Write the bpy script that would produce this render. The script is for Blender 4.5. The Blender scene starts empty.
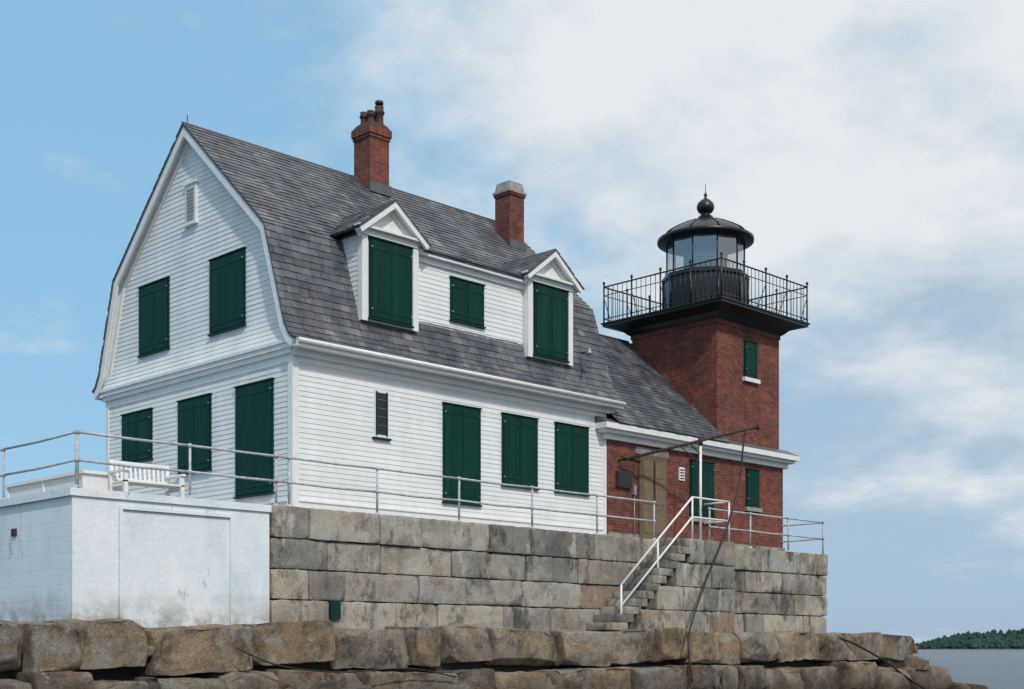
import bpy, math, random, bmesh
from mathutils import Vector, noise
random.seed(7)
S=bpy.context.scene
# ------------------------------------------------------------------ materials
def newmat(name):
    m=bpy.data.materials.new(name); m.use_nodes=True
    nt=m.node_tree; b=nt.nodes['Principled BSDF']
    return m,nt,b
def N(nt,t,**k):
    n=nt.nodes.new(t)
    for a,v in k.items(): setattr(n,a,v)
    return n
def ramp(nt,src,stops):
    r=N(nt,'ShaderNodeValToRGB')
    while len(r.color_ramp.elements)<len(stops): r.color_ramp.elements.new(0.5)
    for e,(p,c) in zip(r.color_ramp.elements,stops):
        e.position=p; e.color=(c[0],c[1],c[2],1) if hasattr(c,'__len__') else (c,c,c,1)
    nt.links.new(src,r.inputs[0]); return r.outputs[0]
def mix(nt,f,a,b,mode='MIX'):
    m=N(nt,'ShaderNodeMix',data_type='RGBA',blend_type=mode)
    for s,v in ((m.inputs[0],f),(m.inputs[6],a),(m.inputs[7],b)):
        if isinstance(v,bpy.types.NodeSocket): nt.links.new(v,s)
        elif hasattr(v,'__len__'): s.default_value=(v[0],v[1],v[2],1)
        else: s.default_value=v if s==m.inputs[0] else (v,v,v,1)
    return m.outputs[2]
def noi(nt,vec,scale,detail=4,rough=.6,mscale=None,off=None):
    if mscale or off:
        mp=N(nt,'ShaderNodeMapping')
        if mscale: mp.inputs['Scale'].default_value=mscale
        if off: mp.inputs['Location'].default_value=off
        nt.links.new(vec,mp.inputs[0]); vec=mp.outputs[0]
    n=N(nt,'ShaderNodeTexNoise'); n.inputs['Scale'].default_value=scale
    n.inputs['Detail'].default_value=detail; n.inputs['Roughness'].default_value=rough
    nt.links.new(vec,n.inputs['Vector']); return n.outputs[0]
def coords(nt): return N(nt,'ShaderNodeTexCoord').outputs['Object']
def uvc(nt): return N(nt,'ShaderNodeTexCoord').outputs['UV']
def isl(nt): return N(nt,'ShaderNodeNewGeometry').outputs['Random Per Island']
def bump(nt,b,h,st,dist):
    bn=N(nt,'ShaderNodeBump'); bn.inputs['Strength'].default_value=st; bn.inputs['Distance'].default_value=dist
    nt.links.new(h,bn.inputs['Height']); nt.links.new(bn.outputs[0],b.inputs['Normal'])
def simple(name,col,rough=.5,metal=0,var=.12,scale=6):
    m,nt,b=newmat(name); c=coords(nt)
    n=noi(nt,c,scale)
    f=ramp(nt,n,[(.3,1-var),(.7,1)])
    o=mix(nt,1.0,col,f,'MULTIPLY'); nt.links.new(o,b.inputs['Base Color'])
    b.inputs['Roughness'].default_value=rough; b.inputs['Metallic'].default_value=metal
    bump(nt,b,noi(nt,c,40),.15,.01)
    return m
def mat_white():
    m,nt,b=newmat('white_clapboard_paint'); c=coords(nt)
    i=ramp(nt,isl(nt),[(0,(.75,.765,.775)),(1,(.82,.825,.825))])
    st=ramp(nt,noi(nt,c,1.3,7,.68,(1,1,.35)),[(.38,(.88,.885,.88)),(.6,(1,1,1))])
    o=mix(nt,1.0,i,st,'MULTIPLY')
    sp=ramp(nt,noi(nt,c,12,6,.75),[(.30,(.66,.64,.6)),(.38,(1,1,1))])
    o=mix(nt,.5,o,sp,'MULTIPLY')
    nt.links.new(o,b.inputs['Base Color']); b.inputs['Roughness'].default_value=.55
    bump(nt,b,noi(nt,c,30),.15,.01); return m
def mat_white_masonry(name='white_painted_masonry',boards=False):
    m,nt,b=newmat(name); c=coords(nt); u=uvc(nt)
    st=ramp(nt,noi(nt,c,1.3,7,.65,(1,1,.45)),[(.35,(.60,.67,.72)),(.5,(.72,.77,.81)),(.65,(.80,.82,.84))])
    d=ramp(nt,noi(nt,c,4.0,9,.8,(1,1,.35)),[(.33,(.30,.27,.22)),(.41,(1,1,1))])
    o=mix(nt,.8,st,d,'MULTIPLY')
    sep=N(nt,'ShaderNodeSeparateXYZ'); nt.links.new(c,sep.inputs[0])
    low=N(nt,'ShaderNodeMapRange'); nt.links.new(sep.outputs[2],low.inputs[0]); low.inputs[1].default_value=1.0; low.inputs[2].default_value=.35
    g=N(nt,'ShaderNodeMath',operation='MULTIPLY'); nt.links.new(low.outputs[0],g.inputs[0])
    g2=ramp(nt,noi(nt,c,3,7,.7),[(.4,.1),(.6,.95)]); nt.links.new(g2,g.inputs[1])
    o=mix(nt,g.outputs[0],o,(.28,.26,.21))
    nt.links.new(o,b.inputs['Base Color']); b.inputs['Roughness'].default_value=.35
    h=noi(nt,c,5,9,.7)
    if boards:
        br=N(nt,'ShaderNodeTexBrick'); br.inputs['Scale'].default_value=1
        br.inputs['Brick Width'].default_value=3.1; br.inputs['Row Height'].default_value=.26; br.inputs['Mortar Size'].default_value=.012
        nt.links.new(u,br.inputs['Vector']); h=mix(nt,.35,br.outputs['Fac'],h)
        inv=N(nt,'ShaderNodeInvert'); nt.links.new(h,inv.inputs[1]); h=inv.outputs[0]
    bump(nt,b,h,.6,.03); return m
def mat_brick():
    m,nt,b=newmat('red_brick'); u=uvc(nt); c=coords(nt)
    br=N(nt,'ShaderNodeTexBrick'); br.inputs['Scale'].default_value=1
    br.inputs['Brick Width'].default_value=.215; br.inputs['Row Height'].default_value=.075
    br.inputs['Mortar Size'].default_value=.007; br.inputs['Mortar Smooth'].default_value=.3
    br.inputs['Color1'].default_value=(.25,.057,.036,1); br.inputs['Color2'].default_value=(.12,.032,.024,1)
    br.inputs['Mortar'].default_value=(.21,.13,.10,1)
    nt.links.new(u,br.inputs['Vector'])
    v=ramp(nt,noi(nt,c,1.0,7,.7),[(.35,(.60,.60,.63)),(.65,(1.2,1.15,1.1))])
    o=mix(nt,1.0,br.outputs['Color'],v,'MULTIPLY')
    v2=ramp(nt,noi(nt,c,7,6,.75),[(.35,(.45,.47,.5)),(.55,(1.05,1.05,1.05))])
    o=mix(nt,.8,o,v2,'MULTIPLY')
    w=ramp(nt,noi(nt,c,2.2,7,.7,(1,1,.25)),[(.56,0),(.70,.45)])
    o=mix(nt,w,o,(.29,.17,.14))
    nt.links.new(o,b.inputs['Base Color']); b.inputs['Roughness'].default_value=.85
    inv=N(nt,'ShaderNodeInvert'); nt.links.new(br.outputs['Fac'],inv.inputs[1])
    bump(nt,b,inv.outputs[0],.6,.012); return m
def mat_slate():
    m,nt,b=newmat('slate_roof'); c=coords(nt)
    i=ramp(nt,isl(nt),[(0,(.062,.074,.090)),(.35,(.085,.097,.113)),(.7,(.102,.112,.126)),(.93,(.135,.140,.148)),(1,(.19,.18,.17))])
    v=ramp(nt,noi(nt,c,.9,8,.72),[(.38,(.62,.64,.70)),(.5,(1,1,1)),(.64,(1.5,1.42,1.30))])
    o=mix(nt,1.0,i,v,'MULTIPLY')
    ss=ramp(nt,noi(nt,c,3.0,7,.7,(1,.22,.22)),[(.36,(.58,.58,.60)),(.56,(1.1,1.1,1.1))])
    o=mix(nt,.8,o,ss,'MULTIPLY')
    v2=ramp(nt,noi(nt,c,22,5,.7),[(.35,(.7,.7,.7)),(.65,(1.2,1.2,1.2))])
    o=mix(nt,.8,o,v2,'MULTIPLY')
    br=ramp(nt,noi(nt,c,1.6,7,.7,None,(8,1,2)),[(.55,0),(.68,.6)])
    o=mix(nt,br,o,(.13,.108,.09))
    nt.links.new(o,b.inputs['Base Color']); b.inputs['Roughness'].default_value=.45
    bump(nt,b,noi(nt,c,30),.3,.012); return m
def mat_granite():
    m,nt,b=newmat('weathered_granite'); c=coords(nt)
    i=ramp(nt,isl(nt),[(0,(.20,.195,.19)),(.2,(.29,.285,.27)),(.4,(.40,.36,.30)),(.6,(.33,.325,.31)),(.8,(.45,.41,.35)),(.93,(.37,.36,.34)),(1,(.27,.20,.15))])
    v=ramp(nt,noi(nt,c,.9,9,.75),[(.38,(.50,.50,.51)),(.54,(1.1,1.08,1.03))])
    o=mix(nt,.85,i,v,'MULTIPLY')
    rs=ramp(nt,noi(nt,c,1.5,7,.7,None,(7,3,1)),[(.52,0),(.64,.5)])
    o=mix(nt,rs,o,(.31,.22,.14))
    sk=ramp(nt,noi(nt,c,1.7,9,.74,(1,1,.6),(1,4,0)),[(.38,(.17,.165,.16)),(.47,(1,1,1))])
    o=mix(nt,.75,o,sk,'MULTIPLY')
    sp=ramp(nt,noi(nt,c,45,4,.8),[(.35,(.55,.55,.55)),(.65,(1.4,1.4,1.4))])
    o=mix(nt,.8,o,sp,'MULTIPLY')
    w=ramp(nt,noi(nt,c,2.0,9,.78,(1,1,.35),(2,9,0)),[(.56,0),(.63,.85)])
    o=mix(nt,w,o,(.52,.50,.46))
    nt.links.new(o,b.inputs['Base Color']); b.inputs['Roughness'].default_value=.9
    b.inputs['Specular IOR Level'].default_value=.25
    h=mix(nt,.5,noi(nt,c,8,8,.75),noi(nt,c,40,5,.8))
    bump(nt,b,h,.8,.06); return m
def mat_rock():
    m,nt,b=newmat('breakwater_granite'); c=coords(nt)
    i=ramp(nt,isl(nt),[(0,(.14,.12,.10)),(.2,(.27,.205,.14)),(.4,(.25,.225,.195)),(.6,(.34,.26,.175)),(.8,(.28,.24,.195)),(.92,(.34,.235,.145)),(1,(.16,.13,.10))])
    v=ramp(nt,noi(nt,c,1.3,10,.78),[(.40,(.30,.285,.275)),(.56,(1.12,1.08,1.02))])
    o=mix(nt,.9,i,v,'MULTIPLY')
    rs=ramp(nt,noi(nt,c,1.3,7,.7,None,(4,1,6)),[(.51,0),(.63,.55)])
    o=mix(nt,rs,o,(.31,.18,.095))
    gs=ramp(nt,noi(nt,c,1.7,9,.75,None,(14,11,3)),[(.50,0),(.60,.75)])
    o=mix(nt,gs,o,(.33,.315,.29))
    lc=ramp(nt,noi(nt,c,6,8,.8,None,(1,21,3)),[(.58,0),(.63,.6)])
    o=mix(nt,lc,o,(.46,.44,.39))
    sp=ramp(nt,noi(nt,c,36,5,.82),[(.36,(.45,.45,.45)),(.64,(1.5,1.5,1.5))])
    o=mix(nt,.8,o,sp,'MULTIPLY')
    sep=N(nt,'ShaderNodeSeparateXYZ'); nt.links.new(c,sep.inputs[0])
    wl=N(nt,'ShaderNodeMapRange'); nt.links.new(sep.outputs[2],wl.inputs[0]); wl.inputs[1].default_value=-.25; wl.inputs[2].default_value=-1.3; wl.inputs[3].default_value=0; wl.inputs[4].default_value=.8
    o=mix(nt,wl.outputs[0],o,(.06,.05,.04))
    nt.links.new(o,b.inputs['Base Color']); b.inputs['Roughness'].default_value=.9
    b.inputs['Specular IOR Level'].default_value=.25
    vo=N(nt,'ShaderNodeTexVoronoi'); vo.inputs['Scale'].default_value=2.6; vo.feature='F1'
    cc=mix(nt,.12,c,N(nt,'ShaderNodeTexNoise').outputs['Color']); nt.links.new(cc,vo.inputs['Vector'])
    h=mix(nt,.45,noi(nt,c,5,10,.78),noi(nt,c,26,6,.82)); h=mix(nt,.35,h,vo.outputs['Distance'])
    bump(nt,b,h,1.0,.13); return m
def mat_green():
    m,nt,b=newmat('green_shutter_paint'); c=coords(nt)
    i=ramp(nt,isl(nt),[(0,(.0008,.034,.025)),(1,(.0015,.043,.032))])
    v=ramp(nt,noi(nt,c,3,6,.7,(1,1,.3)),[(.3,(.7,.75,.75)),(.7,(1.15,1.15,1.15))])
    o=mix(nt,1.0,i,v,'MULTIPLY'); nt.links.new(o,b.inputs['Base Color'])
    b.inputs['Roughness'].default_value=.55; b.inputs['Specular IOR Level'].default_value=.18
    bump(nt,b,noi(nt,c,25),.2,.01); return m
M={}
M['white']=mat_white(); M['masonry']=mat_white_masonry(); M['boards']=mat_white_masonry('white_painted_boards',True)
M['brick']=mat_brick(); M['slate']=mat_slate(); M['green']=mat_green()
M['granite']=mat_granite(); M['rock']=mat_rock()
M['mortar']=simple('dark_mortar',(.06,.053,.047),.9,var=.6)
M['darkrock']=simple('dark_wet_rubble',(.025,.022,.019),.8)
M['iron']=simple('black_iron_paint',(.010,.011,.014),.36,var=.4)
M['pipe']=simple('galvanised_pipe',(.56,.59,.61),.45,var=.5,scale=12)
M['trim']=simple('white_trim_paint',(.80,.805,.80),.5,var=.12)
M['concrete']=simple('concrete',(.36,.34,.31),.85,var=.4)
M['rust']=simple('rusty_iron',(.065,.035,.025),.8,var=.5,scale=20)
M['cable']=simple('black_cable',(.012,.012,.012),.6)
M['door']=simple('tan_wood_door',(.20,.14,.08),.6,var=.35)
M['doorframe']=simple('brown_door_frame',(.14,.10,.065),.6,var=.35)
M['dark']=simple('dark_glass',(.01,.012,.015),.15)
M['terra']=simple('sooty_clay_pot',(.085,.038,.028),.8,var=.6,scale=10)
M['lead']=simple('lead_flashing',(.11,.118,.13),.5,var=.3)
M['grey']=simple('galvanised_steel',(.3,.31,.32),.45,.4)
def mat_glass():
    m,nt,b=newmat('lantern_glass'); o=nt.nodes['Material Output']
    t=N(nt,'ShaderNodeBsdfTransparent'); t.inputs[0].default_value=(.80,.82,.82,1)
    g=N(nt,'ShaderNodeBsdfGlossy'); g.inputs[0].default_value=(.85,.87,.88,1); g.inputs[1].default_value=.06
    x=N(nt,'ShaderNodeMixShader'); x.inputs[0].default_value=.28
    nt.links.new(t.outputs[0],x.inputs[1]); nt.links.new(g.outputs[0],x.inputs[2]); nt.links.new(x.outputs[0],o.inputs[0]); return m
M['glass']=mat_glass()
M['lens']=simple('lens_prisms',(.62,.62,.59),.2,var=.5,scale=3)
# ------------------------------------------------------------------ mesh builder
class MB:
    def __init__(s): s.v=[];s.f=[];s.m=[];s.mats=[];s.sm=[]
    def mi(s,k):
        if k not in s.mats: s.mats.append(k)
        return s.mats.index(k)
    def add(s,vs,fs,k,smooth=False):
        o=len(s.v); s.v+= [tuple(p) for p in vs]; i=s.mi(k)
        for f in fs: s.f.append([o+a for a in f]); s.m.append(i); s.sm.append(smooth)
    def hexa(s,p,k):
        s.add(p,[(0,3,2,1),(4,5,6,7),(0,1,5,4),(1,2,6,5),(2,3,7,6),(3,0,4,7)],k)
    def box(s,x0,x1,y0,y1,z0,z1,k):
        if x0>x1:x0,x1=x1,x0
        if y0>y1:y0,y1=y1,y0
        if z0>z1:z0,z1=z1,z0
        s.hexa([(x0,y0,z0),(x1,y0,z0),(x1,y1,z0),(x0,y1,z0),(x0,y0,z1),(x1,y0,z1),(x1,y1,z1),(x0,y1,z1)],k)
    def tube(s,pts,r,k,n=10,smooth=True):
        pts=[Vector(p) for p in pts]; rs=r if hasattr(r,'__len__') else [r]*len(pts)
        vs=[];fs=[]
        for i,p in enumerate(pts):
            d=(pts[min(i+1,len(pts)-1)]-pts[max(i-1,0)]).normalized()
            a=Vector((0,0,1)) if abs(d.z)<.9 else Vector((1,0,0))
            u=d.cross(a).normalized(); w=d.cross(u)
            for j in range(n):
                t=2*math.pi*j/n; vs.append(p+(u*math.cos(t)+w*math.sin(t))*rs[i])
        for i in range(len(pts)-1):
            for j in range(n):
                fs.append((i*n+j,i*n+(j+1)%n,(i+1)*n+(j+1)%n,(i+1)*n+j))
        s.add(vs,fs,k,smooth)
        o=len(s.v)-len(vs)
        for ring in (0,len(pts)-1):
            s.f.append([o+ring*n+j for j in range(n)]); s.m.append(s.mi(k)); s.sm.append(False)
    def lathe(s,cx,cy,prof,k,n=32,smooth=True,rot=0):
        vs=[];fs=[]
        for (r,z) in prof:
            for j in range(n):
                t=2*math.pi*(j+rot)/n; vs.append((cx+r*math.cos(t),cy+r*math.sin(t),z))
        for i in range(len(prof)-1):
            for j in range(n): fs.append((i*n+j,i*n+(j+1)%n,(i+1)*n+(j+1)%n,(i+1)*n+j))
        s.add(vs,fs,k,smooth)
    def obj(s,name,parent=None):
        me=bpy.data.meshes.new(name); me.from_pydata(s.v,[],s.f)
        for k in s.mats: me.materials.append(M[k])
        me.polygons.foreach_set('material_index',s.m); me.polygons.foreach_set('use_smooth',s.sm)
        me.update()
        bm=bmesh.new(); bm.from_mesh(me); bmesh.ops.recalc_face_normals(bm,faces=bm.faces); bm.to_mesh(me); bm.free()
        if len(me.polygons)<60000:
            uv=me.uv_layers.new(name='UVMap'); Z=Vector((0,0,1))
            for p in me.polygons:
                n=p.normal
                if abs(n.z)>.95 or n.length<.5: T,B=Vector((1,0,0)),Vector((0,1,0))
                else:
                    T=Z.cross(n).normalized(); B=n.cross(T)
                for li in p.loop_indices:
                    c=me.vertices[me.loops[li].vertex_index].co
                    uv.data[li].uv=(c.dot(T),c.dot(B))
        o=bpy.data.objects.new(name,me); S.collection.objects.link(o)
        if parent: o.parent=parent
        return o
def empty(name):
    e=bpy.data.objects.new(name,None); S.collection.objects.link(e); return e
def mapY(face): return lambda a,o,z:(a,face-o,z)
def mapX(face): return lambda a,o,z:(face-o,a,z)
def mapXp(face): return lambda a,o,z:(face+o,a,z)
def wbox(mb,mp,a0,a1,o0,o1,z0,z1,k):
    p=[mp(a0,o0,z0),mp(a1,o0,z0),mp(a1,o1,z0),mp(a0,o1,z0),mp(a0,o0,z1),mp(a1,o0,z1),mp(a1,o1,z1),mp(a0,o1,z1)]
    mb.hexa(p,k)
def clap(mb,mp,z0,z1,rng,e=.105,outf=lambda z:0,k='white'):
    z=z0
    while z<z1-.01:
        zt=min(z+e+.004,z1)
        a0,a1=rng(z); b0,b1=rng(zt)
        if a1-a0<.02: break
        cuts=[0]
        if a1-a0>2.5:
            t=random.uniform(1.2,4.0)
            while t<a1-a0-.8: cuts.append(t/(a1-a0)); t+=random.uniform(2.2,4.2)
        cuts.append(1)
        for c0,c1 in zip(cuts[:-1],cuts[1:]):
            g=.001
            A0=a0+(a1-a0)*c0+g;A1=a0+(a1-a0)*c1-g;B0=b0+(b1-b0)*c0+g;B1=b0+(b1-b0)*c1-g
            ob=outf(z)+.014+random.uniform(-.001,.002); ot=outf(zt)+.004
            mb.hexa([mp(A0,outf(z)-.02,z),mp(A1,outf(z)-.02,z),mp(A1,ob,z),mp(A0,ob,z),
                     mp(B0,outf(zt)-.02,zt),mp(B1,outf(zt)-.02,zt),mp(B1,ot,zt),mp(B0,ot,zt)],k)
        z+=e
def slates(mb,P0,P1,V1,w=.25,h=.165,k='slate'):
    P0,P1,V1=Vector(P0),Vector(P1),Vector(V1)
    U=P1-P0; V=V1-P0; L=U.length; H=V.length; U.normalize(); V.normalize(); n=U.cross(V)
    if n.z<0: n=-n
    rows=max(1,round(H/h)); h=H/rows
    for r in range(rows):
        u=-(w/2 if r%2 else 0)+random.uniform(-.02,.02)
        while u<L:
            ww=w*random.uniform(.78,1.22); a=max(u,0)+.003; b=min(u+ww,L)-.003
            if b-a>.03:
                v0=r*h-random.uniform(0,.012)-(.035 if random.random()<.015 else 0); v1=min((r+1)*h+.03,H)
                lo=.018+random.uniform(0,.008); hi=.004
                q=[P0+U*a+V*v0,P0+U*b+V*(v0+random.uniform(-.004,.004)),P0+U*b+V*v1,P0+U*a+V*v1]
                mb.hexa([q[0],q[1],q[2],q[3],q[0]+n*lo,q[1]+n*(lo+random.uniform(-.004,.004)),q[2]+n*hi,q[3]+n*hi],k)
            u+=ww
def offs(pts,d):
    out=[]; P=[Vector((a,b)) for a,b in pts]
    def nm(a,b):
        t=(b-a).normalized(); return Vector((t.y,-t.x))
    for i,p in enumerate(P):
        if i==0: out.append(p+nm(P[0],P[1])*d)
        elif i==len(P)-1: out.append(p+nm(P[-2],P[-1])*d)
        else:
            n1=nm(P[i-1],p);n2=nm(p,P[i+1]); m=(n1+n2).normalized(); out.append(p+m*(d/max(.3,m.dot(n1))))
    return out
def strip(mb,pts,d0,d1,x0,x1,k):
    A=offs(pts,d0);B=offs(pts,d1)
    for i in range(len(pts)-1):
        q=[A[i],A[i+1],B[i+1],B[i]]
        mb.hexa([(x0,p.x,p.y) for p in q]+[(x1,p.x,p.y) for p in q],k)
def rock(mb,c,h,r,amp,fr,k,step=.16,rot=0,tilt=(0,0),chips=0,chipd=.1,face=None):
    seed=random.uniform(0,500)
    def line(H):
        n=max(1,int(2*(H-r)/step)); L=[-H,-H+.35*r]
        L+=[-(H-r)+2*(H-r)*i/n for i in range(n+1)]+[H-.35*r,H]; return L
    ls=[line(x) for x in h]; idx={}; vs=[]; fs=[]
    sv=Vector((seed,seed*.7,-seed)); cr,sr=math.cos(rot),math.sin(rot)
    planes=[]
    for _ in range(chips):
        s=[random.choice((-1,1)) for _ in range(3)]
        kind=random.random()
        if kind<.5: nn=Vector((s[0]*random.uniform(.0,.5),-random.uniform(.5,1),s[2]*random.uniform(.3,1)))
        elif kind<.8: nn=Vector((s[0]*random.uniform(.6,1),-random.uniform(.3,1),s[2]*random.uniform(0,.4)))
        else: nn=Vector((s[0]*random.uniform(.3,1),-random.uniform(.2,1),1))
        nn.normalize()
        ext=abs(nn.x)*h[0]+abs(nn.y)*h[1]+abs(nn.z)*h[2]
        planes.append((nn,ext-random.uniform(.25,1.0)*chipd))
    if face:
        nn=Vector((face[0],-1,face[1])).normalized(); planes.append((nn,h[1]*.985))
        nn=Vector((-face[0]*.7+random.uniform(-.1,.1),-1,-face[1]+random.uniform(-.15,.15))).normalized(); planes.append((nn,h[1]*1.0))
    def vid(i,j,l):
        if (i,j,l) in idx: return idx[(i,j,l)]
        p=Vector((ls[0][i],ls[1][j],ls[2][l]))
        inn=Vector([max(-(h[a]-r),min(h[a]-r,p[a])) for a in range(3)]); d=p-inn
        if d.length>1e-6: d.normalize()
        q=inn+d*r
        for nn,dd in planes:
            e=q.dot(nn)-dd
            if e>0: q=q-nn*e
        nz=noise.fractal(q*fr+sv,1.0,2.0,5)
        rg=abs(noise.noise(q*fr*2.3+sv))
        q=q+d*(nz*amp-rg*amp*.6)+ noise.noise_vector(q*fr*.5+sv)*amp*.25
        q.z+=q.x*tilt[0]+q.y*tilt[1]
        q=Vector((q.x*cr-q.y*sr,q.x*sr+q.y*cr,q.z))+Vector(c)
        idx[(i,j,l)]=len(vs); vs.append(q); return idx[(i,j,l)]
    n=[len(a)-1 for a in ls]
    for i in range(n[0]):
        for j in range(n[1]):
            fs.append((vid(i,j,0),vid(i,j+1,0),vid(i+1,j+1,0),vid(i+1,j,0)))
            fs.append((vid(i,j,n[2]),vid(i+1,j,n[2]),vid(i+1,j+1,n[2]),vid(i,j+1,n[2])))
    for i in range(n[0]):
        for l in range(n[2]):
            fs.append((vid(i,0,l),vid(i+1,0,l),vid(i+1,0,l+1),vid(i,0,l+1)))
            fs.append((vid(i,n[1],l),vid(i,n[1],l+1),vid(i+1,n[1],l+1),vid(i+1,n[1],l)))
    for j in range(n[1]):
        for l in range(n[2]):
            fs.append((vid(0,j,l),vid(0,j,l+1),vid(0,j+1,l+1),vid(0,j+1,l)))
            fs.append((vid(n[0],j,l),vid(n[0],j+1,l),vid(n[0],j+1,l+1),vid(n[0],j,l+1)))
    mb.add(vs,fs,k,True)
def shutter(mb,mp,a0,a1,z0,z1,leaves=2):
    wbox(mb,mp,a0-.035,a1+.035,0,.045,z0-.03,z1+.035,'green')
    wbox(mb,mp,a0-.06,a1+.06,0,.075,z1+.037,z1+.06,'green')
    wbox(mb,mp,a0-.06,a1+.06,0,.08,z0-.065,z0-.032,'green')
    w=(a1-a0)/leaves
    for i in range(leaves):
        l=a0+w*i+.006; r=a0+w*(i+1)-.006
        n=max(2,round((r-l)/.17)); bw=(r-l)/n
        for j in range(n):
            wbox(mb,mp,l+bw*j+.002,l+bw*(j+1)-.002,.03,.058+random.uniform(0,.002),z0,z1,'green')
        wbox(mb,mp,l,l+.03,.05,.066,z0+.0,z1,'green'); wbox(mb,mp,r-.03,r,.05,.066,z0,z1,'green')
        for z in (z0+.12,z1-.18):
            wbox(mb,mp,l+.032,r-.032,.05,.068,z,z+.06,'green')
        for z in (z0+.14,z1-.16):
            aa=l-.02 if i==0 else r-.02
            wbox(mb,mp,aa,aa+.04,.066,.078,z,z+.03,'grey')
# ------------------------------------------------------------------ constants
TZ=2.65; HL=9.52; HW=7.55
G=[(-.30,6.14),(-.16,6.24),(.0,6.50),(.18,7.05),(.69,8.61),(3.775,11.47),(6.86,8.61),(7.37,7.05),(7.55,6.50),(7.71,6.24),(7.85,6.14)]
# ------------------------------------------------------------------ keeper's house
house=empty('keepers_house')
w=MB()
w.box(0.02,HL-.02,.02,HW-.02,TZ,6.1,'trim')
poly=[(.06,6.1),(.06,6.5),(.74,8.5),(3.775,11.3),(6.81,8.5),(7.49,6.5),(7.49,6.1)]
vs=[(.02,a,b) for a,b in poly]+[(HL-.02,a,b) for a,b in poly]; n=len(poly)
w.add(vs,[tuple(range(n)),tuple(range(n,2*n))]+[(i,(i+1)%n,n+(i+1)%n,n+i) for i in range(n)],'trim')
clap(w,mapY(0),TZ+.32,5.78,lambda z:(.12,HL-.12))
clap(w,mapX(0),TZ+.32,5.78,lambda z:(.12,HW-.12))
def gr(z):
    if z<6.55: a=-.1+(z-6.14)*.5
    elif z<8.61: a=.10+(z-6.55)/2.06*.69
    else: a=.82+(z-8.61)/2.86*3.085
    return (a,HW-a)
clap(w,mapX(0),6.17,11.25,gr,outf=lambda z:max(0,(.55-(z-6.17))/.55)**1.6*.12)
w.obj('clapboard_walls',house)
t=MB()
for mp,L in ((mapY(0),HL),(mapX(0),HW)):
    wbox(t,mp,-.03 if L==HL else .0,.125,.0,.03,TZ,5.95,'trim')
    wbox(t,mp,L-.125,L,.0,.03,TZ,5.95,'trim')
    wbox(t,mp,.126,L-.126,.0,.034,TZ,TZ+.29,'trim')
    wbox(t,mp,.126,L-.126,.0,.06,TZ+.29,TZ+.325,'trim')
    wbox(t,mp,.126,L-.126,.0,.032,5.74,5.93,'trim')
t.box(-.09,0,-.05,HW+.05,5.90,6.0,'trim'); t.box(-.13,0,-.2,HW+.2,6.002,6.10,'trim'); t.box(-.16,0,-.27,HW+.27,6.102,6.165,'trim')
t.box(-.05,HL+.2,-.12,-.0,5.86,5.985,'trim'); t.box(-.14,HL+.25,-.33,0,5.988,6.035,'trim'); t.box(-.15,HL+.26,-.37,-.31,5.98,6.13,'trim')
t.tube([(-.15,-.40,6.09),(HL+.26,-.40,6.09)],.05,'trim',8)
t.box(-.14,HL+.25,HW,HW+.33,5.988,6.035,'trim')
t.box(HL,HL+.15,-.1,HW+.1,5.9,6.1,'trim')
strip(t,G,.03,.19,-.20,-.155,'trim'); strip(t,G,.03,.10,-.155,0,'trim'); strip(t,G,.06,.25,-.05,-.003,'trim')
strip(t,G,.03,.2,HL+.2,HL+.25,'trim'); strip(t,G,.03,.1,HL,HL+.2,'trim')
t.obj('cornice_and_trim',house)
r=MB()
strip(r,G,-.012,.028,-.215,HL+.27,'lead')
x0,x1=-.23,HL+.28
for i,j in [(0,1),(1,2),(2,4),(4,5)]:
    a,b=G[i],G[j]; slates(r,(x0,a[0]-.01,a[1]+.012),(x1,a[0]-.01,a[1]+.012),(x0,b[0]-.01,b[1]+.012))
    a,b=G[10-i],G[10-j]; slates(r,(x0,a[0]+.01,a[1]+.012),(x1,a[0]+.01,a[1]+.012),(x0,b[0]+.01,b[1]+.012))
r.tube([(x0,3.775,11.49),(x1,3.775,11.49)],.035,'lead',8)
r.obj('gambrel_slate_roof',house)
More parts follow.
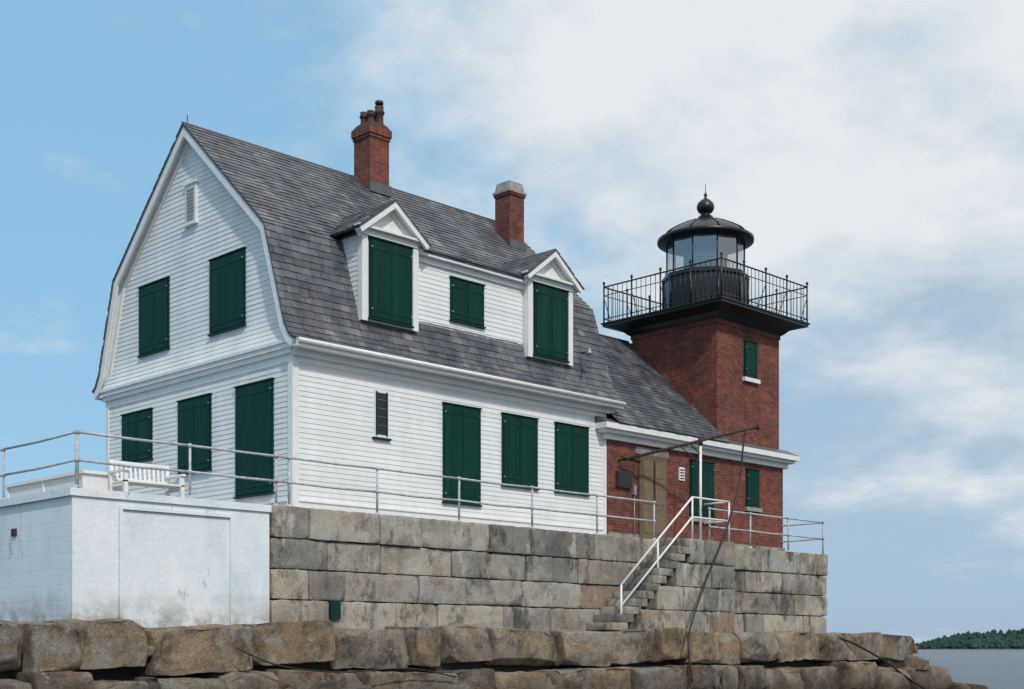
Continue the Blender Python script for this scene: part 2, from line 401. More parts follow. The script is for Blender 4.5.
def dormer(cx,name):
    d=MB(); hw=.76; yf=.02; zb=6.9; ze=8.70; zp=9.52; ho=.98
    d.box(cx-hw,cx+hw,yf+.01,1.2,zb,ze,'trim')
    d.add([(cx-hw,yf+.01,ze),(cx+hw,yf+.01,ze),(cx,yf+.01,zp-.09),(cx-hw,1.9,ze),(cx+hw,1.9,ze),(cx,1.9,zp-.09)],[(0,1,2),(3,5,4),(0,3,4,1),(1,4,5,2),(0,2,5,3)],'trim')
    clap(d,mapX(cx-hw),zb+.0,ze,lambda z:(yf+.12,1.2)); clap(d,mapXp(cx+hw),zb,ze,lambda z:(yf+.12,1.2))
    for s in (-1,1):
        d.box(cx+s*hw,cx+s*(hw-.13),yf-.025,yf+.01,zb-.02,ze,'trim')
        d.box(cx+s*(hw+.022),cx+s*hw,yf-.025,yf+.12,zb-.02,ze,'trim')
    d.box(cx-hw-.02,cx+hw+.02,yf-.05,yf+.01,ze-.02,ze+.1,'trim')
    d.box(cx-ho+.02,cx+ho-.02,yf-.15,yf+.01,ze+.102,ze+.15,'trim')
    for s in (-1,1):
        e=Vector((cx+s*ho,0,ze+.06)); p=Vector((cx,0,zp)); dn=(p-e).normalized(); nn=Vector((-dn.z,0,dn.x))
        if nn.z>0: nn=-nn
        for (o0,o1,ya,yb,k) in ((.0,.03,yf-.19,2.0,'lead'),(.03,.13,yf-.185,yf-.13,'trim'),(.03,.09,yf-.13,yf+.0,'trim'),(.045,.20,yf-.03,yf+.0,'trim')):
            q=[e+nn*o0,p+Vector((0,0,-o0*1.3)),p+Vector((0,0,-o1*1.3)),e+nn*o1]
            d.hexa([(a.x,ya-.0005*s,a.z) for a in q]+[(a.x,yb,a.z) for a in q],k)
        slates(d,(e.x+s*.02,yf-.20,e.z+.0),(e.x+s*.02,2.0,e.z+.0),(p.x,yf-.20,p.z+.005),w=.22,h=.15)
    d.tube([(cx,yf-.18,zp+.012),(cx,1.8,zp+.012)],.02,'lead',6)
    shutter(d,mapY(yf),cx-.55,cx+.55,6.99,8.60)
    d.obj(name,house)
dormer(2.54,'gable_dormer'); dormer(7.52,'gable_dormer_b')
d=MB()
d.box(3.28,6.78,.21,1.2,6.9,8.62,'trim')
clap(d,mapY(.2),7.02,8.5,lambda z:(3.31,6.75))
d.box(3.3,6.76,.13,.2,8.48,8.60,'trim'); d.box(3.3,6.76,.02,.21,8.602,8.66,'trim'); d.box(3.3,6.76,.15,.2,6.94,7.02,'lead')
d.hexa([(3.25,.0,8.662),(6.8,.0,8.662),(6.8,1.4,9.20),(3.25,1.4,9.20),(3.25,.0,8.70),(6.8,.0,8.70),(6.8,1.4,9.25),(3.25,1.4,9.25)],'lead')
slates(d,(3.25,-.02,8.70),(6.8,-.02,8.70),(3.25,1.4,9.255))
shutter(d,mapY(.2),4.45,5.42,7.40,8.28)
d.tube([(8.62,.05,7.25),(8.62,-.22,7.25)],.015,'iron',6); d.lathe(8.62,-.25,[(.0,7.34),(.03,7.33),(.08,7.22),(.085,7.17),(0,7.17)],'grey',12)
d.tube([(8.62,.02,7.2),(8.62,.0,6.5)],.01,'iron',5)
d.obj('shed_dormer',house)
s=MB()
shutter(s,mapY(0),4.05,5.12,3.27,5.38); shutter(s,mapY(0),5.88,6.99,3.80,5.38); shutter(s,mapY(0),7.67,8.80,3.80,5.38)
shutter(s,mapX(0),4.70,5.93,6.78,8.28); shutter(s,mapX(0),1.68,2.94,6.78,8.30)
shutter(s,mapX(0),5.44,6.72,4.36,5.43); shutter(s,mapX(0),2.98,4.23,3.89,5.43); shutter(s,mapX(0),.67,1.95,3.2,5.43)
mp=mapY(0)
wbox(s,mp,2.06,2.46,0,.035,4.45,5.46,'trim'); wbox(s,mp,2.13,2.39,.035,.045,4.52,5.40,'dark'); wbox(s,mp,2.02,2.50,0,.08,4.41,4.45,'green')
for z in (4.70,4.88,5.06,5.24): wbox(s,mp,2.13,2.39,.045,.055,z,z+.018,'lead')
for a in (2.10,2.38): wbox(s,mp,a,a+.035,.036,.06,4.5,5.42,'green')
mp=mapX(0)
wbox(s,mp,3.52,3.94,0,.05,9.33,10.18,'trim'); wbox(s,mp,3.47,3.99,0,.09,9.28,9.33,'trim'); wbox(s,mp,3.47,3.99,0,.08,10.18,10.22,'trim')
for i in range(9):
    z=9.40+i*.08; wbox(s,mp,3.59,3.87,.05,.065,z,z+.045,'concrete')
s.obj('green_shutters',house)
c=MB()
def chim(cx,cy,hx,hy,zb,zt): c.box(cx-hx,cx+hx,cy-hy,cy+hy,zb,zt,'brick')
ax,ay=4.93,3.6
chim(ax,ay,.30,.31,10.6,12.40); chim(ax,ay,.325,.335,12.402,12.48); chim(ax,ay,.35,.36,12.482,12.66)
c.hexa([(ax-.34,ay-.35,12.662),(ax+.34,ay-.35,12.662),(ax+.34,ay+.35,12.662),(ax-.34,ay+.35,12.662),(ax-.25,ay-.26,12.80),(ax+.25,ay-.26,12.80),(ax+.25,ay+.26,12.80),(ax-.25,ay+.26,12.80)],'rust')
c.box(ax-.33,ax+.33,ay-.37,ay-.30,11.05,11.30,'lead')
for (a,b,hh,rr) in ((-.13,-.14,.32,.10),(.13,-.14,.50,.115),(-.12,.14,.36,.10),(.14,.13,.44,.10)):
    a+=ax;b+=ay; q=12.76
    c.lathe(a,b,[(rr*1.1,q-.06),(rr*1.1,q+.06),(rr*.9,q+.1),(rr*.85,q+hh*.6),(rr*1.1,q+hh*.65),(rr*1.15,q+hh*.75),(rr*.85,q+hh*.8),(rr*1.0,q+hh),(rr*.7,q+hh),(rr*.65,q+.04)],'terra',16)
c.lathe(ax+.13,ay-.14,[(0,13.28),(.08,13.29),(.11,13.34),(.10,13.39),(0,13.44)],'iron',12)
chim(9.06,2.95,.27,.27,10.3,11.85); chim(9.06,2.95,.30,.30,11.852,11.92); c.box(8.74,9.38,2.63,3.27,11.922,11.98,'concrete')
c.hexa([(8.78,2.67,11.98),(9.34,2.67,11.98),(9.34,3.23,11.98),(8.78,3.23,11.98),(8.82,2.71,12.22),(9.30,2.71,12.22),(9.30,3.19,12.22),(8.82,3.19,12.22)],'concrete')
c.box(8.76,9.36,2.62,2.70,10.45,10.66,'lead')
c.tube([(8.6,.9,8.7),(8.6,.9,9.75)],.055,'iron',10)
c.tube([(-.1,3.775,11.4),(-.1,3.775,11.70)],.010,'iron',6)
c.obj('chimneys',house)
# ------------------------------------------------------------------ fog signal building + tower
fog=empty('brick_fog_signal_building')
b=MB()
b.box(HL+.01,17.3,-.06,6.4,TZ,5.36,'brick')
b.add([(HL+.3,-.06,5.36),(HL+.3,6.4,5.36),(HL+.3,3.17,8.8),(17.2,-.0,5.36),(17.2,6.4,5.36),(17.2,3.17,8.8)],[(0,1,2),(3,5,4),(0,2,5,3),(1,4,5,2),(0,3,4,1)],'brick')
b.box(HL+.01,17.34,-.1,-.061,TZ,TZ+.25,'granite')
b.obj('brick_walls',fog)
b=MB()
b.box(9.35,17.42,-.16,-.0,5.22,5.36,'trim'); b.box(9.2,17.55,-.30,-.0,5.362,5.44,'trim'); b.box(9.1,17.66,-.40,.0,5.442,5.58,'trim')
b.box(17.3,17.42,0,6.5,5.22,5.36,'trim'); b.box(17.2,17.55,0,6.6,5.362,5.44,'trim'); b.box(17.2,17.66,0,6.7,5.442,5.58,'trim')
b.hexa([(9.1,-.40,5.582),(17.66,-.40,5.582),(17.66,.2,5.582),(9.1,.2,5.582),(9.1,-.38,5.60),(17.6,-.38,5.60),(17.6,.0,5.78),(9.1,.0,5.78)],'lead')
b.obj('white_cornice',fog)
b=MB()
b.hexa([(HL+.3,-.36,5.56),(14.3,-.36,5.56),(14.3,3.2,8.86),(HL+.3,3.2,8.86),(HL+.3,-.40,5.60),(14.3,-.40,5.60),(14.3,3.2,8.90),(HL+.3,3.2,8.90)],'lead')
slates(b,(HL+.02,-.42,5.60),(14.17,-.42,5.60),(HL+.02,3.2,8.92))
slates(b,(HL+.02,6.82,5.60),(17.5,6.82,5.60),(HL+.02,3.2,8.92))
b.hexa([(HL+.3,3.2,8.86),(17.5,3.2,8.86),(17.5,6.8,5.56),(HL+.3,6.8,5.56),(HL+.3,3.2,8.9),(17.5,3.2,8.9),(17.5,6.84,5.6),(HL+.3,6.84,5.6)],'lead')
b.tube([(HL+.1,3.2,8.93),(14.2,3.2,8.93)],.04,'lead',8)
b.obj('slate_roof',fog)
b=MB(); mp=mapY(-.06)
wbox(b,mp,10.70,11.84,0,.06,TZ,4.98,'doorframe'); wbox(b,mp,10.80,11.74,.06,.075,TZ+.12,4.84,'door')
for (a0,a1) in ((10.86,11.22),(11.32,11.68)):
    for (z0,z1) in ((2.95,3.6),(3.72,4.3),(4.4,4.76)): wbox(b,mp,a0,a1,.075,.088,z0,z1,'door')
wbox(b,mp,11.25,11.29,.075,.1,TZ+.12,4.84,'rust'); wbox(b,mp,10.6,11.95,0,.35,TZ,TZ+.12,'granite')
wbox(b,mp,10.6,11.94,.0,.025,4.985,5.16,'granite')
shutter(b,mp,12.90,13.88,3.62,5.0); wbox(b,mp,12.8,13.98,.0,.1,3.40,3.52,'granite')
shutter(b,mp,15.47,16.02,4.05,5.0,leaves=1); wbox(b,mp,15.36,16.13,0,.1,3.86,3.97,'concrete')
wbox(b,mp,12.38,12.60,0,.04,4.45,4.80,'trim')
for i in range(4): wbox(b,mp,12.41,12.57,.04,.05,4.49+i*.075,4.52+i*.075,'dark')
wbox(b,mp,9.82,10.38,0,.09,4.06,4.46,'rust'); wbox(b,mp,9.86,10.34,.09,.1,4.1,4.42,'dark')
wbox(b,mp,10.46,10.56,0,.08,3.9,4.15,'grey'); b.tube([(10.51,-.1,3.9),(10.51,-.1,2.7)],.015,'grey',6)
b.obj('door_and_windows',fog)
tw=empty('lighthouse_tower')
b=MB(); X0,X1,Y0,Y1=14.17,17.19,.0,3.03; cx,cy=(X0+X1)/2,(Y0+Y1)/2
b.box(X0,X1,Y0,Y1,5.3,9.25,'brick')
b.box(X0-.03,X1+.03,Y0-.03,Y1+.03,8.96,9.1,'brick')
b.obj('brick_shaft',tw)
b=MB(); mp=mapY(0)
shutter(b,mp,15.46,16.01,7.72,8.62,leaves=1); wbox(b,mp,15.36,16.11,0,.1,7.52,7.63,'trim')
b.obj('tower_window',tw)
b=MB()
def sq(h,z): return [(cx-h,cy-h,z),(cx+h,cy-h,z),(cx+h,cy+h,z),(cx-h,cy+h,z)]
prof=[(1.57,9.08),(1.62,9.12),(1.72,9.22),(1.88,9.29),(2.05,9.335)]
for (h0,z0),(h1,z1) in zip(prof[:-1],prof[1:]): b.hexa(sq(h0,z0)+sq(h1,z1),'iron')
b.hexa(sq(2.12,9.337)+sq(2.12,9.41),'iron'); b.hexa(sq(2.16,9.412)+sq(2.16,9.45),'iron')
b.obj('gallery_deck',tw)
b=MB(); R=2.09; zb=9.45
for sx,sy,dx,dy in ((-1,-1,1,0),(1,-1,0,1),(1,1,-1,0),(-1,1,0,-1)):
    px,py=cx+sx*R,cy+sy*R; L=2*R
    for z,rr in ((zb+.12,.014),(zb+.80,.012),(zb+1.05,.022)):
        b.tube([(px,py,z),(px+dx*L,py+dy*L,z)],rr,'iron',6)
    n=24
    for i in range(n):
        q=(px+dx*L*i/n,py+dy*L*i/n)
        big=i%6==0
        b.tube([(q[0],q[1],zb),(q[0],q[1],zb+(1.14 if big else 1.05))],.026 if big else .0105,'iron',6)
        if big: b.lathe(q[0],q[1],[(0,zb+1.10),(.035,zb+1.13),(.04,zb+1.17),(.025,zb+1.2),(0,zb+1.22)],'iron',8)
        if big:
            ex,ey=(-dy,dx); b.tube([(q[0],q[1],zb+.75),(q[0]+ex*.35,q[1]+ey*.35,zb)],.012,'iron',5)
b.obj('gallery_railing',tw)
b=MB()
b.lathe(cx,cy,[(1.30,9.45),(1.30,9.6),(1.22,9.62),(1.22,10.62),(1.27,10.66),(1.27,10.76),(1.17,10.80),(0,10.80)],'iron',10,False,.5)
for j in range(10):
    t=2*math.pi*(j+.5)/10
    p=(cx+1.225*math.cos(t),cy+1.225*math.sin(t)); b.tube([(p[0],p[1],9.6),(p[0],p[1],10.65)],.035,'iron',6)
    p=(cx+1.12*math.cos(t),cy+1.12*math.sin(t)); b.tube([(p[0],p[1],10.8),(p[0],p[1],11.78)],.022,'iron',6)
b.lathe(cx,cy,[(1.08,11.72),(1.16,11.74),(1.36,11.76),(1.40,11.78),(1.40,11.87),(1.33,11.90),(1.22,12.0),(.95,12.16),(.62,12.32),(.34,12.43),(.24,12.5),(.20,12.56),(.13,12.58),(.12,12.62),(.20,12.68),(.25,12.76),(.26,12.84),(.22,12.95),(.13,13.03),(.05,13.08),(.03,13.14),(.06,13.18),(.03,13.22),(.012,13.28),(.008,13.5),(0,13.5)],'iron',30)
b.lathe(cx,cy,[(1.3,11.80),(0,11.82)],'iron',30)
for j in range(10):
    t=2*math.pi*(j+.5)/10; b.tube([(cx+r_*math.cos(t),cy+r_*math.sin(t),z_+.01) for r_,z_ in ((1.34,11.90),(1.22,12.0),(.95,12.16),(.62,12.32),(.34,12.43))],.02,'iron',5)
b.obj('lantern_room',tw)
b=MB(); b.lathe(cx,cy,[(1.11,10.80),(1.11,11.75)],'glass',10,False,.5); b.obj('lantern_glass',tw)
b=MB()
b.lathe(cx,cy,[(.0,10.82),(.4,10.83),(.4,10.88),(.52,10.93),(.60,11.1),(.62,11.3),(.56,11.5),(.42,11.62),(.0,11.68)],'lens',24)
for z in (10.98,11.06,11.14,11.22,11.30,11.38,11.46,11.54): b.lathe(cx,cy,[(.45,z),(.64,z),(.64,z+.015),(.45,z+.015)],'lead',24)
b.obj('lens',tw)
# ------------------------------------------------------------------ granite platform
plat=empty('granite_platform')
b=MB()
b.box(-1.5,17.2,-1.42,7.9,-.2,TZ-.06,'mortar'); b.obj('core',plat)
b=MB(); b.box(-5.3,17.22,-1.1,8.0,TZ-.06,TZ-.002,'concrete'); b.obj('terrace_slab',plat)
b=MB()
zs=[.30,.90,1.47,2.04,TZ]
def course(xa,xb,z0,z1,yf,depth=.28,tx=False,xf=0):
    x=xa
    while x<xb-.05:
        L=random.choice([.85,1.1,1.3,1.5,1.7,1.9])
        if xb-(x+L)<.7: L=xb-x
        d=random.uniform(-.020,.024)
        if not tx: rock(b,(x+L/2,yf+depth/2-d,(z0+z1)/2),(L/2-.008,depth/2,(z1-z0)/2-.008),.016,.015,5.5,'granite',.08,chips=3,chipd=.05)
        else: rock(b,(xf-depth/2+d,x+L/2,(z0+z1)/2),(depth/2,L/2-.007,(z1-z0)/2-.007),.022,.018,3.2,'granite',.15)
        x+=L
for i in range(4):
    course(-1.56,17.35,zs[i],zs[i+1],-1.5-(.03 if i==3 else 0))
    course(-1.25,7.9,zs[i],zs[i+1],0,tx=True,xf=17.38)
b.obj('granite_blocks',plat)
b=MB(); b.box(-.24,.0,-1.56,-1.50,.55,.90,'green'); b.obj('green_hatch',plat)
st=empty('granite_staircase')
b=MB(); n=12; rise=(TZ-.02-.40)/n; run=2.85/n
b.box(9.95,11.75,-2.2,-1.48,-.1,TZ-.1,'mortar'); b.obj('core',st)
b=MB()
for i in range(n):
    xs=7.12+i*run; zt=.40+(i+1)*rise
    rock(b,(xs+.26,-1.9,zt-rise/2),(.26,.40,rise/2-.003),.012,.010,3,'granite',.15)
for i in range(4):
    z0,z1=zs[i],zs[i+1]
    xs=7.2+(z1-.40)/rise*run+.15
    if i==3: xs=9.97
    x=xs
    while x<11.8-.05:
        L=random.choice([.6,.8,1.0])
        if 11.8-(x+L)<.4: L=11.8-x
        rock(b,(x+L/2,-1.9,(z0+z1)/2-.003),(L/2-.006,.395,(z1-z0)/2-.006),.014,.014,5,'granite',.09,chips=2,chipd=.05); x+=L
b.obj('granite_steps',st)
# ------------------------------------------------------------------ white boathouse
bh=empty('white_boathouse')
b=MB()
b.box(-5.44,-1.6,-1.47,8,-.1,TZ-.16,'boards'); b.box(-5.50,-1.58,-1.54,8.05,TZ-.158,TZ-.03,'masonry')
b.box(-5.45,-4.62,-1.50,-1.471,.2,TZ-.16,'masonry'); b.box(-2.38,-1.6,-1.50,-1.471,.2,TZ-.16,'masonry'); b.box(-4.62,-2.38,-1.50,-1.471,2.34,TZ-.16,'masonry')
b.obj('painted_walls',bh)
b=MB()
b.box(-4.60,-2.40,-1.485,-1.472,.2,2.32,'masonry')
for a in (-4.615,-2.445): b.box(a,a+.06,-1.53,-1.487,.2,2.33,'masonry')
b.box(-4.615,-2.385,-1.53,-1.487,2.332,2.39,'masonry')
b.box(-5.47,-5.44,.55,.72,1.95,2.08,'rust')
b.obj('loading_door',bh)
# ------------------------------------------------------------------ railings
def rail(mb,pts,h=.92,mid=.46,r=.023,k='pipe'):
    for a,c_ in zip(pts[:-1],pts[1:]):
        for z in (h,mid):
            a_=Vector(a)+Vector((0,0,z)); c2=Vector(c_)+Vector((0,0,z)); m_=(a_+c2)/2+Vector((random.uniform(-.01,.01),random.uniform(-.01,.01),-random.uniform(.0,.018)))
            mb.tube([a_,m_,c2],r,k,8)
    for p in pts:
        mb.tube([(p[0],p[1],p[2]),(p[0]+random.uniform(-.008,.008),p[1],p[2]+h)],r,k,8)
        mb.lathe(p[0],p[1],[(.06,p[2]),(.06,p[2]+.02),(.03,p[2]+.05),(.0,p[2]+.05)],k,10)
        for z in (h,mid): mb.lathe(p[0],p[1],[(0,p[2]+z-.04),(.034,p[2]+z-.035),(.036,p[2]+z+.03),(0,p[2]+z+.04)],k,8)
b=MB()
rail(b,[(x,-1.43,TZ-.02) for x in (-5.32,-3.22,-1.11,1.0,3.2,5.4,7.57,9.67)])
rail(b,[(-1.38,-1.40,TZ-.02)])
rail(b,[(-5.34,y,TZ-.02) for y in (-1.43,1.3,3.9,6.5,7.9)])
rail(b,[(x,-1.43,TZ-.01) for x in (11.9,13.7,15.5,17.25)]); rail(b,[(17.25,y,TZ-.01) for y in (-1.43,.9,3.2,5.5,7.8)])
b.obj('terrace_railing')
b=MB()
y=-2.22
l=Vector((7.50,y,.46)); h_=Vector((10.15,y,TZ+.02))
for z in (.98,.5): b.tube([l+Vector((0,0,z)),h_+Vector((0,0,z)),h_+Vector((1.5,0,z))],.026,'trim',8)
for t_ in (0,.5,1):
    p=l.lerp(h_,t_); b.tube([p-Vector((0,0,.05)),p+Vector((0,0,.98))],.026,'trim',8)
b.tube([(11.65,y,TZ-.02),(11.65,y,TZ+1.0)],.024,'trim',8)
for z in (.52,1.0): b.tube([(11.65,-2.22,TZ+z),(11.65,-1.45,TZ+z)],.022,'trim',8)
b.obj('stair_railing')
# ------------------------------------------------------------------ davit + cable
dv=empty('davit_crane')
b=MB()
b.tube([(11.7,-1.3,TZ-.02),(11.7,-1.3,5.26)],.035,'trim',10); b.lathe(11.7,-1.3,[(.1,TZ),(.1,TZ+.03),(.05,TZ+.1),(0,TZ+.1)],'trim',12)
b.obj('post',dv)
b=MB(); A=Vector((9.95,-.28,4.74)); P=Vector((11.7,-1.3,5.29)); B=Vector((13.08,-2.1,5.72))
b.tube([A,P,B],.038,'rust',8); b.tube([P+Vector((-.25,.15,-.08)),P+Vector((.0,.0,-.35))],.02,'rust',6)
b.tube([A+Vector((-.15,0,.05)),A+Vector((.5,-.05,-.02))],.035,'rust',6); b.tube([A,A+Vector((0,.25,0))],.03,'rust',6)
b.tube([P-Vector((0,0,.12)),P+Vector((0,0,.1))],.06,'rust',8)
b.lathe(B.x,B.y,[(0,B.z-.1),(.05,B.z-.08),(.05,B.z+.06),(0,B.z+.08)],'rust',8)
b.tube([P+Vector((-.5,.29,-.15)),P+Vector((-.1,.05,-.5)),P+Vector((0,0,-.6))],.015,'rust',6)
b.obj('boom',dv)
def smooth(pts,n=8):
    P=[Vector(p) for p in pts]; out=[]
    for i in range(len(P)-1):
        p0=P[max(i-1,0)];p1=P[i];p2=P[i+1];p3=P[min(i+2,len(P)-1)]
        for j in range(n):
            t=j/n; out.append(.5*((2*p1)+(p2-p0)*t+(2*p0-5*p1+4*p2-p3)*t*t+(3*p1-p0-3*p2+p3)*t**3))
    out.append(P[-1]); return out
b=MB()
b.tube(smooth([(13.0,-2.05,5.66),(12.6,-2.08,5.55),(12.42,-2.1,5.1),(12.2,-2.15,4.25),(11.22,-2.45,2.91),(10.1,-2.62,1.51),(9.3,-2.8,.44),(9.0,-3.0,-.1),(9.0,-3.1,-.8)]),.025,'cable',8)
b.obj('hanging_cable')
# ------------------------------------------------------------------ bench & box
bn=empty('wooden_bench')
b=MB(); bx0,bx1,by,bz=-3.52,-2.28,.30,TZ
for x in (bx0,bx1-.07):
    b.box(x,x+.07,by,by+.07,bz,bz+.60,'trim')
    b.hexa([(x,by+.48,bz),(x+.07,by+.48,bz),(x+.07,by+.55,bz),(x,by+.55,bz),(x,by+.56,bz+.86),(x+.07,by+.56,bz+.86),(x+.07,by+.63,bz+.86),(x,by+.63,bz+.86)],'trim')
    b.box(x-.01,x+.08,by-.04,by+.56,bz+.602,bz+.64,'trim'); b.box(x+.01,x+.06,by+.07,by+.48,bz+.34,bz+.40,'trim')
b.obj('frame',bn)
b=MB()
for i in range(5): b.box(bx0+.0,bx1,by+.0+i*.098,by+.08+i*.098,bz+.402,bz+.43,'trim')
b.obj('seat',bn)
b=MB()
b.box(bx0+.07,bx1-.07,by+.555,by+.59,bz+.78,bz+.85,'trim'); b.box(bx0+.07,bx1-.07,by+.53,by+.565,bz+.48,bz+.53,'trim')
n=11
for i in range(n):
    x=bx0+.12+(bx1-bx0-.28)*i/(n-1); b.hexa([(x,by+.535,bz+.53),(x+.045,by+.535,bz+.53),(x+.045,by+.555,bz+.53),(x,by+.555,bz+.53),(x,by+.56,bz+.78),(x+.045,by+.56,bz+.78),(x+.045,by+.58,bz+.78),(x,by+.58,bz+.78)],'trim')
b.obj('backrest',bn)
sb=empty('white_storage_box')
b=MB(); b.box(-3.95,-3.15,1.0,4.2,TZ,3.22,'trim'); b.obj('body',sb)
b=MB(); b.box(-4.0,-3.1,.95,4.25,3.222,3.28,'trim')
for y in (1.0,2.6,4.15): b.box(-3.98,-3.951,y,y+.05,TZ,3.22,'trim')
b.obj('lid',sb)
# ------------------------------------------------------------------ breakwater
bw=empty('granite_breakwater')
b=MB(); b.box(-40,19.5,-2.1,12,-3.5,.22,'darkrock'); b.box(-40,20.5,-2.9,12,-3.5,-1.2,'darkrock'); b.obj('rubble_core',bw)
b=MB()
z=.45; fy=-2.6
for ci in range(4):
    hgt=.78 if ci<2 else .95
    x=-14-random.random()
    end=[20.3,21.6,23.0,24.5][ci]
    while x<end:
        L=random.choice([random.uniform(.8,1.2),random.uniform(1.2,1.7),random.uniform(1.6,2.1)])
        top=z+random.uniform(-.10,.03) if ci==0 else z-random.uniform(.02,.16)
        if x>17: top-=(x-17)*.05
        yo=random.uniform(-.17,.17)
        rock(b,(x+L/2,fy+.75+yo,top-hgt/2),(L/2-.02,.75,hgt/2-.012),random.uniform(.012,.028),.032,2.6,'rock',.07 if x<12 else .11,rot=random.uniform(-.07,.07),tilt=(random.uniform(-.06,.06),random.uniform(-.05,.05)),chips=7,chipd=.20,face=(random.uniform(-.18,.18),random.uniform(-.05,.30)))
        x+=L+random.uniform(.0,.06)
        if random.random()<.3:
            rock(b,(x-.02,fy+.3,top-hgt*random.uniform(.3,.8)),(random.uniform(.06,.12),.25,random.uniform(.08,.16)),.02,.03,3,'rock',.08,rot=random.uniform(-.5,.5),chips=4,chipd=.08)
    z-=hgt+.015; fy-=.5
for i in range(60):
    t=random.random(); x=19.5+t*7; y=random.uniform(-3.6,7)
    zz=.25-(x-19.5)*.34-random.uniform(0,.3)-max(0,-2.5-y)*.4
    hx,hy,hz=random.uniform(.45,.9),random.uniform(.4,.7),random.uniform(.28,.45)
    rock(b,(x,y,zz-hz),(hx,hy,hz),.025,.04,2.2,'rock',.15,rot=random.uniform(-.6,.6),tilt=(random.uniform(-.3,.05),random.uniform(-.15,.15)),chips=7,chipd=.22,face=(.1,.2))
b.obj('breakwater_blocks',bw)
b=MB(); b.hexa([(19,-3,-3.5),(29,-3,-3.5),(29,10,-3.5),(19,10,-3.5),(19,-2.4,.1),(20,-2.4,-.0),(20,10,-.0),(19,10,.1)],'darkrock'); b.obj('end_core',bw)
b=MB()
b.tube(smooth([(15.8,-2.75,.3),(16.6,-2.85,.1),(17.6,-3.15,-.35),(18.8,-3.3,-.9),(20,-3.7,-1.5)]),.03,'cable',8)
b.tube(smooth([(-3.3,-3.0,.0),(-2.6,-3.25,-.3),(-1.4,-3.3,-.42),(.2,-3.32,-.38),(1.4,-3.3,-.55)]),.014,'cable',8)
b.obj('loose_cable')
# ------------------------------------------------------------------ sea, hills
m,nt,bs=newmat('sea_water'); c_=coords(nt)
o=ramp(nt,noi(nt,c_,.012,6,.6),[(.35,(.03,.055,.075)),(.65,(.055,.088,.11))]); nt.links.new(o,bs.inputs['Base Color']); bs.inputs['Roughness'].default_value=.22
hs=mix(nt,.4,noi(nt,c_,.12,9,.7),noi(nt,c_,1.2,7,.7))
bump(nt,bs,hs,1.0,2.2); M['sea']=m
b=MB(); b.add([(-9000,-9000,-2.4),(9000,-9000,-2.4),(9000,9000,-2.4),(-9000,9000,-2.4)],[(0,1,2,3)],'sea'); b.obj('sea')
m,nt,bs=newmat('wooded_hillside'); c_=coords(nt)
o=ramp(nt,noi(nt,c_,.05,8,.75),[(.38,(.022,.045,.048)),(.6,(.045,.080,.068))]); nt.links.new(o,bs.inputs['Base Color']); bs.inputs['Roughness'].default_value=1
bs.inputs['Specular IOR Level'].default_value=0; M['hill']=m
m,nt,bs=newmat('shore_ledge'); bs.inputs['Base Color'].default_value=(.20,.20,.18,1); bs.inputs['Roughness'].default_value=1; M['ledge']=m
# wooded far shore: terrain strip plus many small lumpy tree crowns, one mesh
b=MB(); C=Vector((-15.78,-21.98,0))
def hf(t):
    e=min(1,t*5)**.6
    return e*(9+5*noise.noise(Vector((t*6,1,0)))+34*t)
D=1500; a0,a1=16.5,34
nn_=200; vs=[];fs=[]
for i in range(nn_+1):
    t=i/nn_; a=math.radians(a0+(a1-a0)*t); dr=Vector((math.sin(a+math.pi/4),math.cos(a+math.pi/4),0)); h=hf(t)
    for dd,zz in ((0,-2.7),(4,-1.6),(30,h*.35),(90,h*.8),(170,h)):
        p=C+dr*(D+dd); vs.append((p.x,p.y,zz))
for i in range(nn_):
    for j in range(4): q=i*5+j; fs.append((q,q+5,q+6,q+1))
b.add([v for v in vs],fs,'hill',True)
b.tube([(C+Vector((math.sin(math.radians(a0+(a1-a0)*i/60)+math.pi/4),math.cos(math.radians(a0+(a1-a0)*i/60)+math.pi/4),0))*(D-1))+Vector((0,0,-2.3)) for i in range(1,61)],1.0,'ledge',6)
rr=random.Random(3)
for i in range(3600):
    t=rr.random(); dd=rr.random(); a=math.radians(a0+.1+(a1-a0)*t); dr=Vector((math.sin(a+math.pi/4),math.cos(a+math.pi/4),0))
    base=hf(t)*(dd**.8); p=C+dr*(D+8+162*dd); R_=rr.uniform(2.2,4.6)*min(1,.45+t*8); H_=R_*rr.uniform(1.2,2.4)
    vs=[];fs=[];k_=6
    for lz,lr in ((0,.75),(.35,1.0),(.7,.65)):
        for j in range(k_):
            th=2*math.pi*j/k_+lz; q=lr*R_*rr.uniform(.7,1.2); vs.append((p.x+q*math.cos(th),p.y+q*math.sin(th),base-1.2+lz*H_*rr.uniform(.85,1.15)))
    vs.append((p.x,p.y,base-1.2+H_))
    for l_ in range(2):
        for j in range(k_): fs.append((l_*k_+j,l_*k_+(j+1)%k_,(l_+1)*k_+(j+1)%k_,(l_+1)*k_+j))
    for j in range(k_): fs.append((2*k_+j,2*k_+(j+1)%k_,3*k_))
    b.add(vs,fs,'hill')
b.obj('distant_wooded_shore')
# ------------------------------------------------------------------ camera
cam=bpy.data.cameras.new('camera'); co=bpy.data.objects.new('camera',cam); S.collection.objects.link(co)
co.location=(-15.78,-21.98,0); co.rotation_euler=(math.radians(90),0,math.radians(-45))
cam.sensor_width=36; cam.lens=36*1335/1024; cam.shift_y=303.5/1024; cam.clip_end=20000; cam.clip_start=.1
S.camera=co
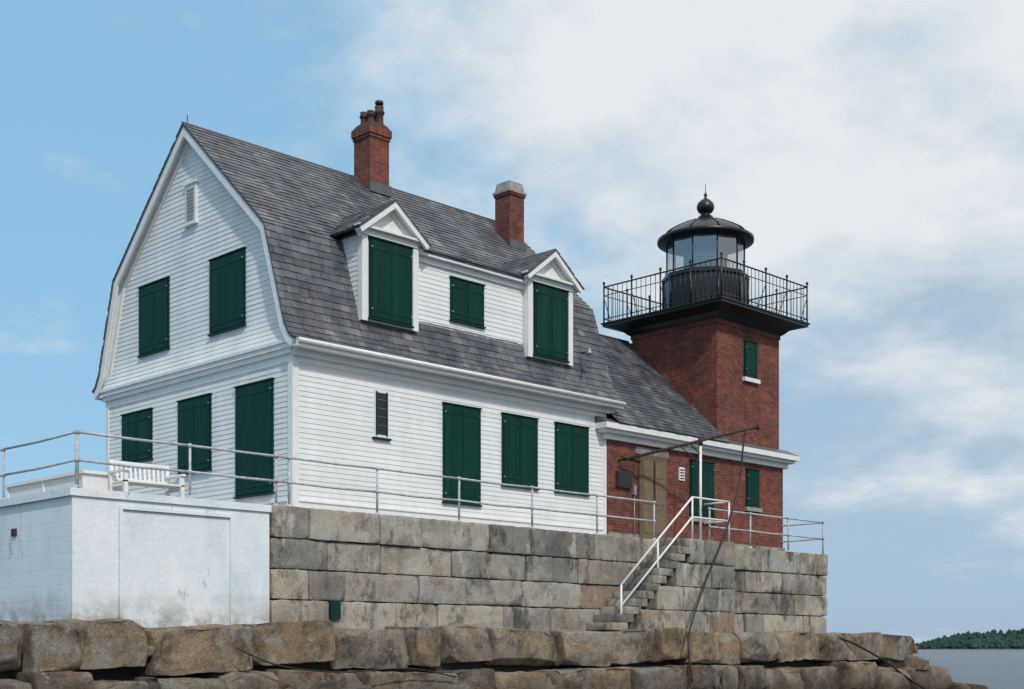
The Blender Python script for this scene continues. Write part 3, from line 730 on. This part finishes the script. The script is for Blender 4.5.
# ------------------------------------------------------------------ light
sv=Vector((-.34,-.80,.84)).normalized()
el=math.asin(sv.z); rot=math.atan2(sv.x,sv.y)
sl=bpy.data.lights.new('sun','SUN'); sl.energy=2.35; sl.angle=math.radians(2.5); sl.color=(1,.955,.89)
so=bpy.data.objects.new('sun',sl); S.collection.objects.link(so); so.rotation_euler=sv.to_track_quat('Z','Y').to_euler()
wd=bpy.data.worlds.new('World'); S.world=wd; wd.use_nodes=True; nt=wd.node_tree; nt.nodes.clear()
out=N(nt,'ShaderNodeOutputWorld'); bg=N(nt,'ShaderNodeBackground'); bg.inputs[1].default_value=.1
nt.links.new(bg.outputs[0],out.inputs[0])
sky=N(nt,'ShaderNodeTexSky',sky_type='NISHITA'); sky.sun_disc=False; sky.sun_elevation=el; sky.sun_rotation=rot; sky.dust_density=1.5; sky.air_density=1.0
tc=N(nt,'ShaderNodeTexCoord').outputs['Generated']
sep=N(nt,'ShaderNodeSeparateXYZ'); nt.links.new(tc,sep.inputs[0])
def ma(op,a,b_=None,c=None):
    m=N(nt,'ShaderNodeMath',operation=op)
    for s_,v in zip(m.inputs,(a,b_,c)):
        if v is None: continue
        if isinstance(v,bpy.types.NodeSocket): nt.links.new(v,s_)
        else: s_.default_value=v
    return m.outputs[0]
def sstep(v,a,b_,lo=0,hi=1):
    m=N(nt,'ShaderNodeMapRange',interpolation_type='SMOOTHSTEP'); nt.links.new(v,m.inputs[0])
    m.inputs[1].default_value=a; m.inputs[2].default_value=b_; m.inputs[3].default_value=lo; m.inputs[4].default_value=hi; return m.outputs[0]
X,Y,Z=sep.outputs
rgt=ma('MULTIPLY',ma('SUBTRACT',X,Y),.7071)
den=ma('ADD',ma('MAXIMUM',Z,0),.30)
cv=N(nt,'ShaderNodeCombineXYZ'); nt.links.new(ma('DIVIDE',X,den),cv.inputs[0]); nt.links.new(ma('DIVIDE',Y,den),cv.inputs[1])
n1=noi(nt,cv.outputs[0],1.7,10,.60); n2=noi(nt,cv.outputs[0],3.6,8,.58,None,(3,5,0))
f=ma('ADD',ma('ADD',ma('MULTIPLY',rgt,1.25),ma('MULTIPLY',Z,1.9)),-.56)
f=ma('ADD',f,ma('MULTIPLY',ma('SUBTRACT',n1,.5),1.2))
f=ma('ADD',f,ma('MULTIPLY',ma('SUBTRACT',n2,.5),.3))
mk=ma('MULTIPLY',sstep(f,-.14,.20),.95)
mk=ma('MAXIMUM',mk,ma('MULTIPLY',sstep(n2,.54,.78),.5))
blue=mix(nt,.72,sky.outputs[0],(3.1,6.1,8.7))
grey=mix(nt,.85,sky.outputs[0],(3.9,5.4,7.1))
base=mix(nt,sstep(ma('SUBTRACT',rgt,ma('MULTIPLY',Z,.6)),-.25,.2),blue,grey)
sh=ma('ADD',ma('MULTIPLY',n1,.45),ma('MULTIPLY',n2,.55))
sh=ma('ADD',sh,ma('MULTIPLY',ma('SUBTRACT',Z,.26),.42))
ccol=ramp(nt,sh,[(.40,(.48,.62,.75)),(.49,(.68,.78,.87)),(.58,(.90,.93,.955))])
ccol=mix(nt,1.0,ccol,(9.,9.,9.),'MULTIPLY')
col=mix(nt,mk,base,ccol); nt.links.new(col,bg.inputs[0])
S.view_settings.view_transform='Standard'; S.view_settings.look='None'; S.view_settings.exposure=0
